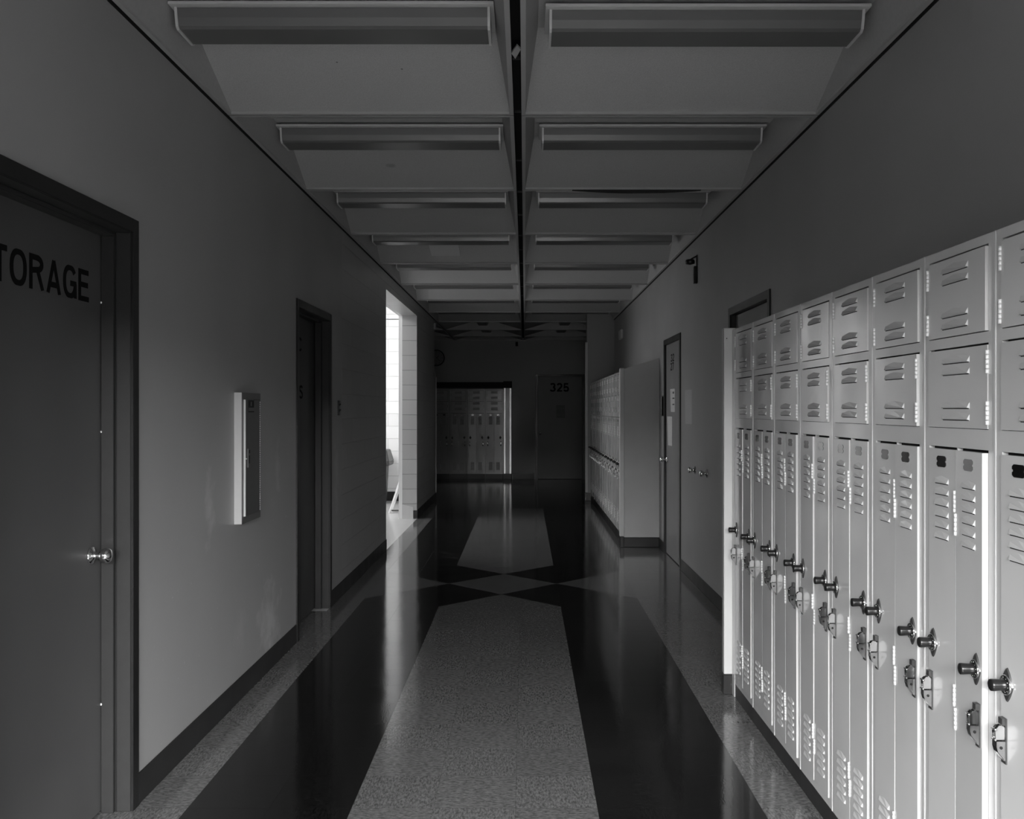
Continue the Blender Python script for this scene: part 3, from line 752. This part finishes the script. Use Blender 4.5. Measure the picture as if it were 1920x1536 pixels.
ME = dict(bd1=mk_box_door(0.1975), hinge=mk_hinge(), plate=mk_plate(), lockplate=mk_lockplate(), dial=mk_dial(), handle=mk_handle(), lift=mk_lift())
def make_locker(base, loc, rz):
    """four-door unit: two square doors above two tall doors; origin at left front foot"""
    r = empty('locker', loc, rz)
    link('locker_body', ME.setdefault('body%g' % base, None) or body_mesh(base), r)
    X0 = 0.0325
    for (z, left) in ((1.668, True), (1.4375, False)):
        d = link('box_door', ME['bd1'], r, (X0, 0, z))
        d.rotation_euler = (0, 0, math.radians(random.uniform(-.3, .3)))
        hx = -0.001 if left else 0.3125
        for hz in (0.158, 0.038): link('hinge', ME['hinge'], d, (hx, 0, hz))
    zt = base + 0.031; h = 1.3815 - zt
    key = 'td%g' % base
    if key not in ME: ME[key] = mk_tall_door(h)
    # origin of each tall door sits on its hinge line in the middle of the unit
    for side in (0, 1):
        dx = 0.0325 if side == 0 else 0.1915
        d = link('tall_door', ME[key], r, (dx, 0, zt))
        hx = 0.1505 if side == 0 else 0.0005
        for hz in (1.253, 0.768, 0.286): link('hinge', ME['hinge'], d, (hx, 0, hz - zt - (0.056 if side else 0)))
        link('number_plate', ME['plate'], d, (0.076, -0.0045, 1.349-zt))
        kx = 0.030 if side == 0 else 0.1225
        link('lock_plate', ME['lockplate'], d, (kx, -0.0045, 0.870-zt))
        link('dial_knob', ME['dial'], d, (kx, -0.0045, 0.870-zt), (0, random.uniform(0, 6), 0))
        hx2 = 0.018 if side == 0 else 0.1345
        link('latch_handle', ME['handle'], d, (hx2, -0.0045, 0.742-zt))
        link('lift_latch', ME['lift'], d, (hx2, -0.0045, 0.742-zt))
    return r
def body_mesh(base):
    k = 'body%g' % base
    if ME.get(k) is None: ME[k] = mk_body(base)
    return ME[k]
def kids(o): return [c for c in D.objects if c.parent == o]
def copy_tree(o, parent=None):
    c = o.copy(); COL.objects.link(c)
    if parent is not None: c.parent = parent
    for ch in KIDS[o.name]: copy_tree(ch, c)
    return c

ordn = ['nearest', 'second', 'third', 'fourth', 'fifth', 'sixth', 'seventh', 'eighth', 'ninth', 'tenth', 'eleventh', 'twelfth', 'thirteenth']
KIDS = {}
def index_kids():
    for o in D.objects: KIDS[o.name] = []
    for o in D.objects:
        if o.parent is not None: KIDS[o.parent.name].append(o)

protoA = make_locker(0.072, (0,0,0), RIGHT)
protoB = make_locker(0.105, (0,0,0), RIGHT)
index_kids()
X1 = 1.080
lab1 = {0: 'pale four-door metal locker at the right edge, only its far half in view',
        1: 'pale four-door metal locker whose right tall door stands slightly ajar, near right row',
        2: 'clean evenly grey four-door locker in the near right row, just beyond the ajar door',
        3: 'smudged four-door locker with dark louvers in the near right row, nearer of two',
        4: 'smudged four-door locker with dark louvers in the near right row, farther of two',
        5: 'four-door locker in the near right row, third from its far end post',
        6: 'four-door locker in the near right row, second from its far end post',
        7: 'four-door locker in the near right row, last one against its far end post'}
for i in range(8):
    u = protoA if i == 0 else copy_tree(protoA)
    y0 = 2.130 + i*0.3770
    u.location = (X1, y0, 0); u.rotation_euler = (0,0,RIGHT)
    tag(u, lab1[i], 'locker', 'four-door lockers in the near right row')
    if i == 1:
        for ch in [c for c in D.objects if c.parent == u and c.name.startswith('tall_door')]:
            if ch.location.x > 0.1: ch.rotation_euler = (0, 0, -math.radians(3.6))
X2 = 1.060
for i in range(13):
    u = protoB if i == 0 else copy_tree(protoB)
    u.location = (X2, 9.975 + (i+1)*0.3770, 0)
    lab = 'four-door locker in the far right row, %s from its grey end panel' % ordn[i] if i else 'four-door locker in the far right row, touching its grey end panel'
    if i == 12: lab = 'four-door locker in the far right row, last one against the wall corner'
    tag(u, lab, 'locker', 'four-door lockers in the far right row')
def jitter(u, big=1.0):
    for ch in D.objects:
        if ch.parent is u and ch.name.startswith(('tall_door', 'box_door')) and abs(ch.rotation_euler[2]) < 0.03:
            ch.rotation_euler = (math.radians(random.uniform(-.15, .15)*big), 0, math.radians(random.uniform(-.7, .7)*big))
backlab = ['four-door locker recessed in the far wall, beside the pale upright posts', 'four-door locker in the far wall recess, second left from the pale posts',
           'shadowed four-door locker in the far wall recess, third left from the pale posts', 'darkest four-door locker in the far wall recess, leftmost of four']
for i in range(4):
    u = copy_tree(protoB)
    u.location = (-0.452 - (i+1)*0.3795, YB+0.13, 0); u.rotation_euler = (0,0,BACK)
    tag(u, backlab[i], 'locker', 'four-door lockers in the far wall recess')

for u in [o for o in D.objects if o.parent is None and o.name.startswith('locker') and o.type == 'EMPTY']: jitter(u)
# end pieces of the locker rows
r = empty('locker_end_post', (X1, 4.79, 0)); tag(r, 'bright vertical end post closing the near right locker row', 'end post')
b = MB(); b.box(-0.045, 0.358, 0.0355, 0.080, 0.103, 1.905, 'post'); b.build('post_panel', r, 0.004)
b = MB(); b.box(-0.047, -0.0455, 0.042, 0.047, 0.103, 1.90, 'blackmat'); b.build('seam', r)
b = MB(); b.box(-0.003, 0.355, -0.020, 0.035, 0.0, 1.894, 'locker'); b.build('filler_strip', r, 0.002)
b = MB(); b.box(-0.049, 0.358, 0.030, 0.086, 0.0, 0.102, 'base'); b.build('post_base', r, 0.003)
b = MB(); b.lathe([(0,0),(0.003,0),(0,0.002)], (-0.030, 0.0355, 1.85), (0,-1,0), 'blackmat', 8); b.build('screw', r)

r = empty('locker_row_cover', (X2, 9.94, 0)); tag(r, 'plain grey sloped-top end panel closing the far right locker row', 'end panel')
b = MB()
pts = [(0.0,0.105),(0.380,0.105),(0.380,2.025),(0.0,1.91)]
b.hexa([(x, 0.0, z) for x, z in pts], [(x, 0.030, z) for x, z in pts], 'locker'); b.build('side_panel', r, 0.001)
b = MB(); b.box(-0.046, 0.004, -0.030, 0.034, 0.118, 1.918, 'post'); b.build('edge_strip', r, 0.006)
b = MB(); b.box(-0.004, 0.380, -0.008, 0.030, 0.0, 0.106, 'base'); b.box(-0.040, 0.0, -0.024, 0.034, 0.0, 0.118, 'base'); b.build('panel_base', r, 0.004)

r = empty('recess_filler_posts', (-0.449, YB+0.01, 0)); tag(r, 'pair of pale upright posts at the right side of the far locker recess', 'filler post')
for (xa, xb) in ((0.004, 0.050), (0.125, 0.170)):
    b = MB(); b.box(xa, xb, -0.012, 0.03, 0.115, 1.915, 'postmetal'); b.build('upright_post', r, 0.006)
b = MB(); b.box(0.002, 0.172, 0.02, 0.06, 0.115, 1.913, 'locker'); b.build('filler_panel', r)
b = MB(); b.box(0.0, 0.174, -0.015, 0.06, 0.0, 0.115, 'base'); b.build('filler_base', r, 0.004)

# ------------------------------------------------------------------ fluorescent lights
def mk_fixture():
    r = empty('ceiling_light', (0,0,0))
    L = 1.255
    b = MB()
    b.box(-L/2, L/2, -0.135, 0.135, 0.072, 0.084, 'fixture'); b.box(-L/2+0.02, L/2-0.02, -0.09, 0.09, 0.084, 0.100, 'fixture')
    b.build('housing', r, 0.0015)
    b = MB(); P = [(-0.105,0.070),(-0.098,0.035),(-0.088,0.006),(-0.074,-0.002),(0.074,-0.002),(0.088,0.006),(0.098,0.035),(0.105,0.070)]
    x = 0.602
    b.hexa([(-x, y, z) for y, z in P], [(x, y, z) for y, z in P], 'lens'); b.build('lens', r)
    P2 = [(-0.109,0.072),(-0.102,0.035),(-0.092,0.002),(-0.078,-0.007),(0.078,-0.007),(0.092,0.002),(0.102,0.035),(0.109,0.072)]
    for s in (-1, 1):
        b = MB(); xa, xb = sorted((s*0.602, s*0.612))
        b.hexa([(xa, y, z) for y, z in P2], [(xb, y, z) for y, z in P2], 'fixture'); b.build('end_cap', r)
    return r
protoF = mk_fixture(); index_kids()
first = True
vis = [(i, by) for i, by in enumerate(bays) if by[0] > 2.5]
for n, (i, (ya, yb)) in enumerate(vis):
    for side, (xa, xb) in enumerate(cols):
        u = protoF if first else copy_tree(protoF); first = False
        cx = (-1.357-0.137)/2 if side == 0 else (0.095+1.320)/2
        u.location = (cx, (ya+yb)/2-0.045, 2.971 - (0.010 if side and n == 0 else 0))
        tag(u, 'unlit boxy fluorescent light in the %s row of ceiling coffers, %s of the dark slot' % (ordn[n], 'left' if side == 0 else 'right'), 'ceiling light', 'unlit fluorescent lights in the ceiling coffers')
n = 0
for (ya, yb) in hall[:2]:
    for side, (xa, xb) in enumerate(cols):
        u = copy_tree(protoF)
        u.location = ((xa+xb)/2, (ya+yb)/2-0.1, 2.971); u.rotation_euler = (0,0,PI/2)
        tag(u, 'dark fluorescent light seen end-on in the shadowed far hall ceiling, %s %s' % ('nearer' if n == 0 else 'farther', 'left' if side == 0 else 'right'), 'ceiling light', 'end-on lights in the far hall ceiling')
    n += 1

# ------------------------------------------------------------------ alcove things
r = empty('trash_can', (-2.345, 14.58, 0)); tag(r, 'dark grey trash can with tapered lid beside the bright block wall', 'trash can')
b = MB(); a0, a1 = 0.155, 0.185
b.hexa([(-a0,-a0,0),(a0,-a0,0),(a0,a0,0),(-a0,a0,0)], [(-a1,-a1,0.60),(a1,-a1,0.60),(a1,a1,0.60),(-a1,a1,0.60)], 'bin'); b.build('can_body', r, 0.015)
b = MB(); a0, a1, a2 = 0.245, 0.255, 0.205
b.hexa([(-a0,-a0,0.595),(a0,-a0,0.595),(a0,a0,0.595),(-a0,a0,0.595)], [(-a1,-a1,0.655),(a1,-a1,0.655),(a1,a1,0.655),(-a1,a1,0.655)], 'binlid')
b.hexa([(-a1,-a1,0.656),(a1,-a1,0.656),(a1,a1,0.656),(-a1,a1,0.656)], [(-a2,-a2,0.84),(a2,-a2,0.84),(a2,a2,0.84),(-a2,a2,0.84)], 'binlid')
b.build('lid', r, 0.01)
r = empty('floor_sign', (-1.715, 13.34, 0)); tag(r, 'white folding floor sign standing behind the block pillar', 'floor sign')
for s, nm in ((-1, 'sign_panel'), (1, 'sign_panel')):
    b = MB(); t = 0.012
    def P(y, z, o): return (s*(0.215*(1-z/0.64)) + s*o, y, z)
    # frame with a cut-out near the floor
    for (ya, yb, za, zb) in ((-.15,.15,0.16,0.64), (-.15,-.105,0.0,0.16), (.105,.15,0.0,0.16)):
        b.hexa([P(ya,za,-t),P(yb,za,-t),P(yb,za,t),P(ya,za,t)], [P(ya,zb,-t),P(yb,zb,-t),P(yb,zb,t),P(ya,zb,t)], 'white')
    b.build(nm, r, 0.002)
b = MB(); b.box(-0.20, 0.20, -0.012, 0.012, 0.01, 0.028, 'bin'); b.build('spreader', r)
b = MB(); b.tube([(-0.012,-0.15,0.645),(-0.012,0.15,0.645)], 0.012, 'white', 10); b.build('sign_hinge', r)
b = MB(); b.box(-2.02, -1.66, 14.87, 14.905, 1.365, 1.385, 'bin'); b.box(-1.98,-1.95,14.90,14.92,1.36,1.385,'bin')
tag(b.build('handrail', bevel=0.002), 'thin dark rail fixed to the bright block wall beyond the opening', 'rail')

# ------------------------------------------------------------------ light
W = D.worlds.new('World'); SC.world = W; W.use_nodes = True
W.node_tree.nodes['Background'].inputs[0].default_value = (1,1,1,1); W.node_tree.nodes['Background'].inputs[1].default_value = 0.004
def area(name, loc, rot, sx, sy, power, spread=PI):
    l = D.lights.new(name, 'AREA'); l.shape = 'RECTANGLE'; l.size = sx; l.size_y = sy; l.energy = power; l.spread = spread
    o = D.objects.new(name, l); COL.objects.link(o); o.location = loc; o.rotation_euler = rot; return o
area('sky_daylight', (0, -5.2, 4.3), (math.radians(62), 0, 0), 8.0, 4.0, 9800)
area('outdoor_daylight', (0, -3.2, 1.1), (PI/2, 0, 0), 4.5, 1.9, 36)
area('alcove_skylight', (-3.9, 12.7, 3.55), (math.radians(14), 0, math.radians(-20)), 3.0, 2.6, 200)
area('alcove_window_daylight', (-5.95, 12.6, 2.3), (PI/2, 0, -PI/2), 3.4, 1.8, 90)

# ------------------------------------------------------------------ camera
cam = D.cameras.new('Camera'); co = D.objects.new('Camera', cam); COL.objects.link(co)
co.location = (0, 0, 1.486); co.rotation_euler = (PI/2, 0, 0)
cam.sensor_width = 36.0; cam.lens = 36.0*1740/1920
cam.shift_x = -24/1920; cam.shift_y = -2/1920
cam.clip_start = 0.05; cam.clip_end = 100
SC.camera = co
SC.view_settings.view_transform = 'Standard'; SC.view_settings.look = 'None'
SC.view_settings.gamma = 1.0; SC.view_settings.exposure = 0.0
SC.view_settings.use_curve_mapping = False
SC.cycles.max_bounces = 10; SC.cycles.diffuse_bounces = 7; SC.cycles.glossy_bounces = 5
SC.cycles.use_denoising = True
SC.cycles.sample_clamp_indirect = 6.0
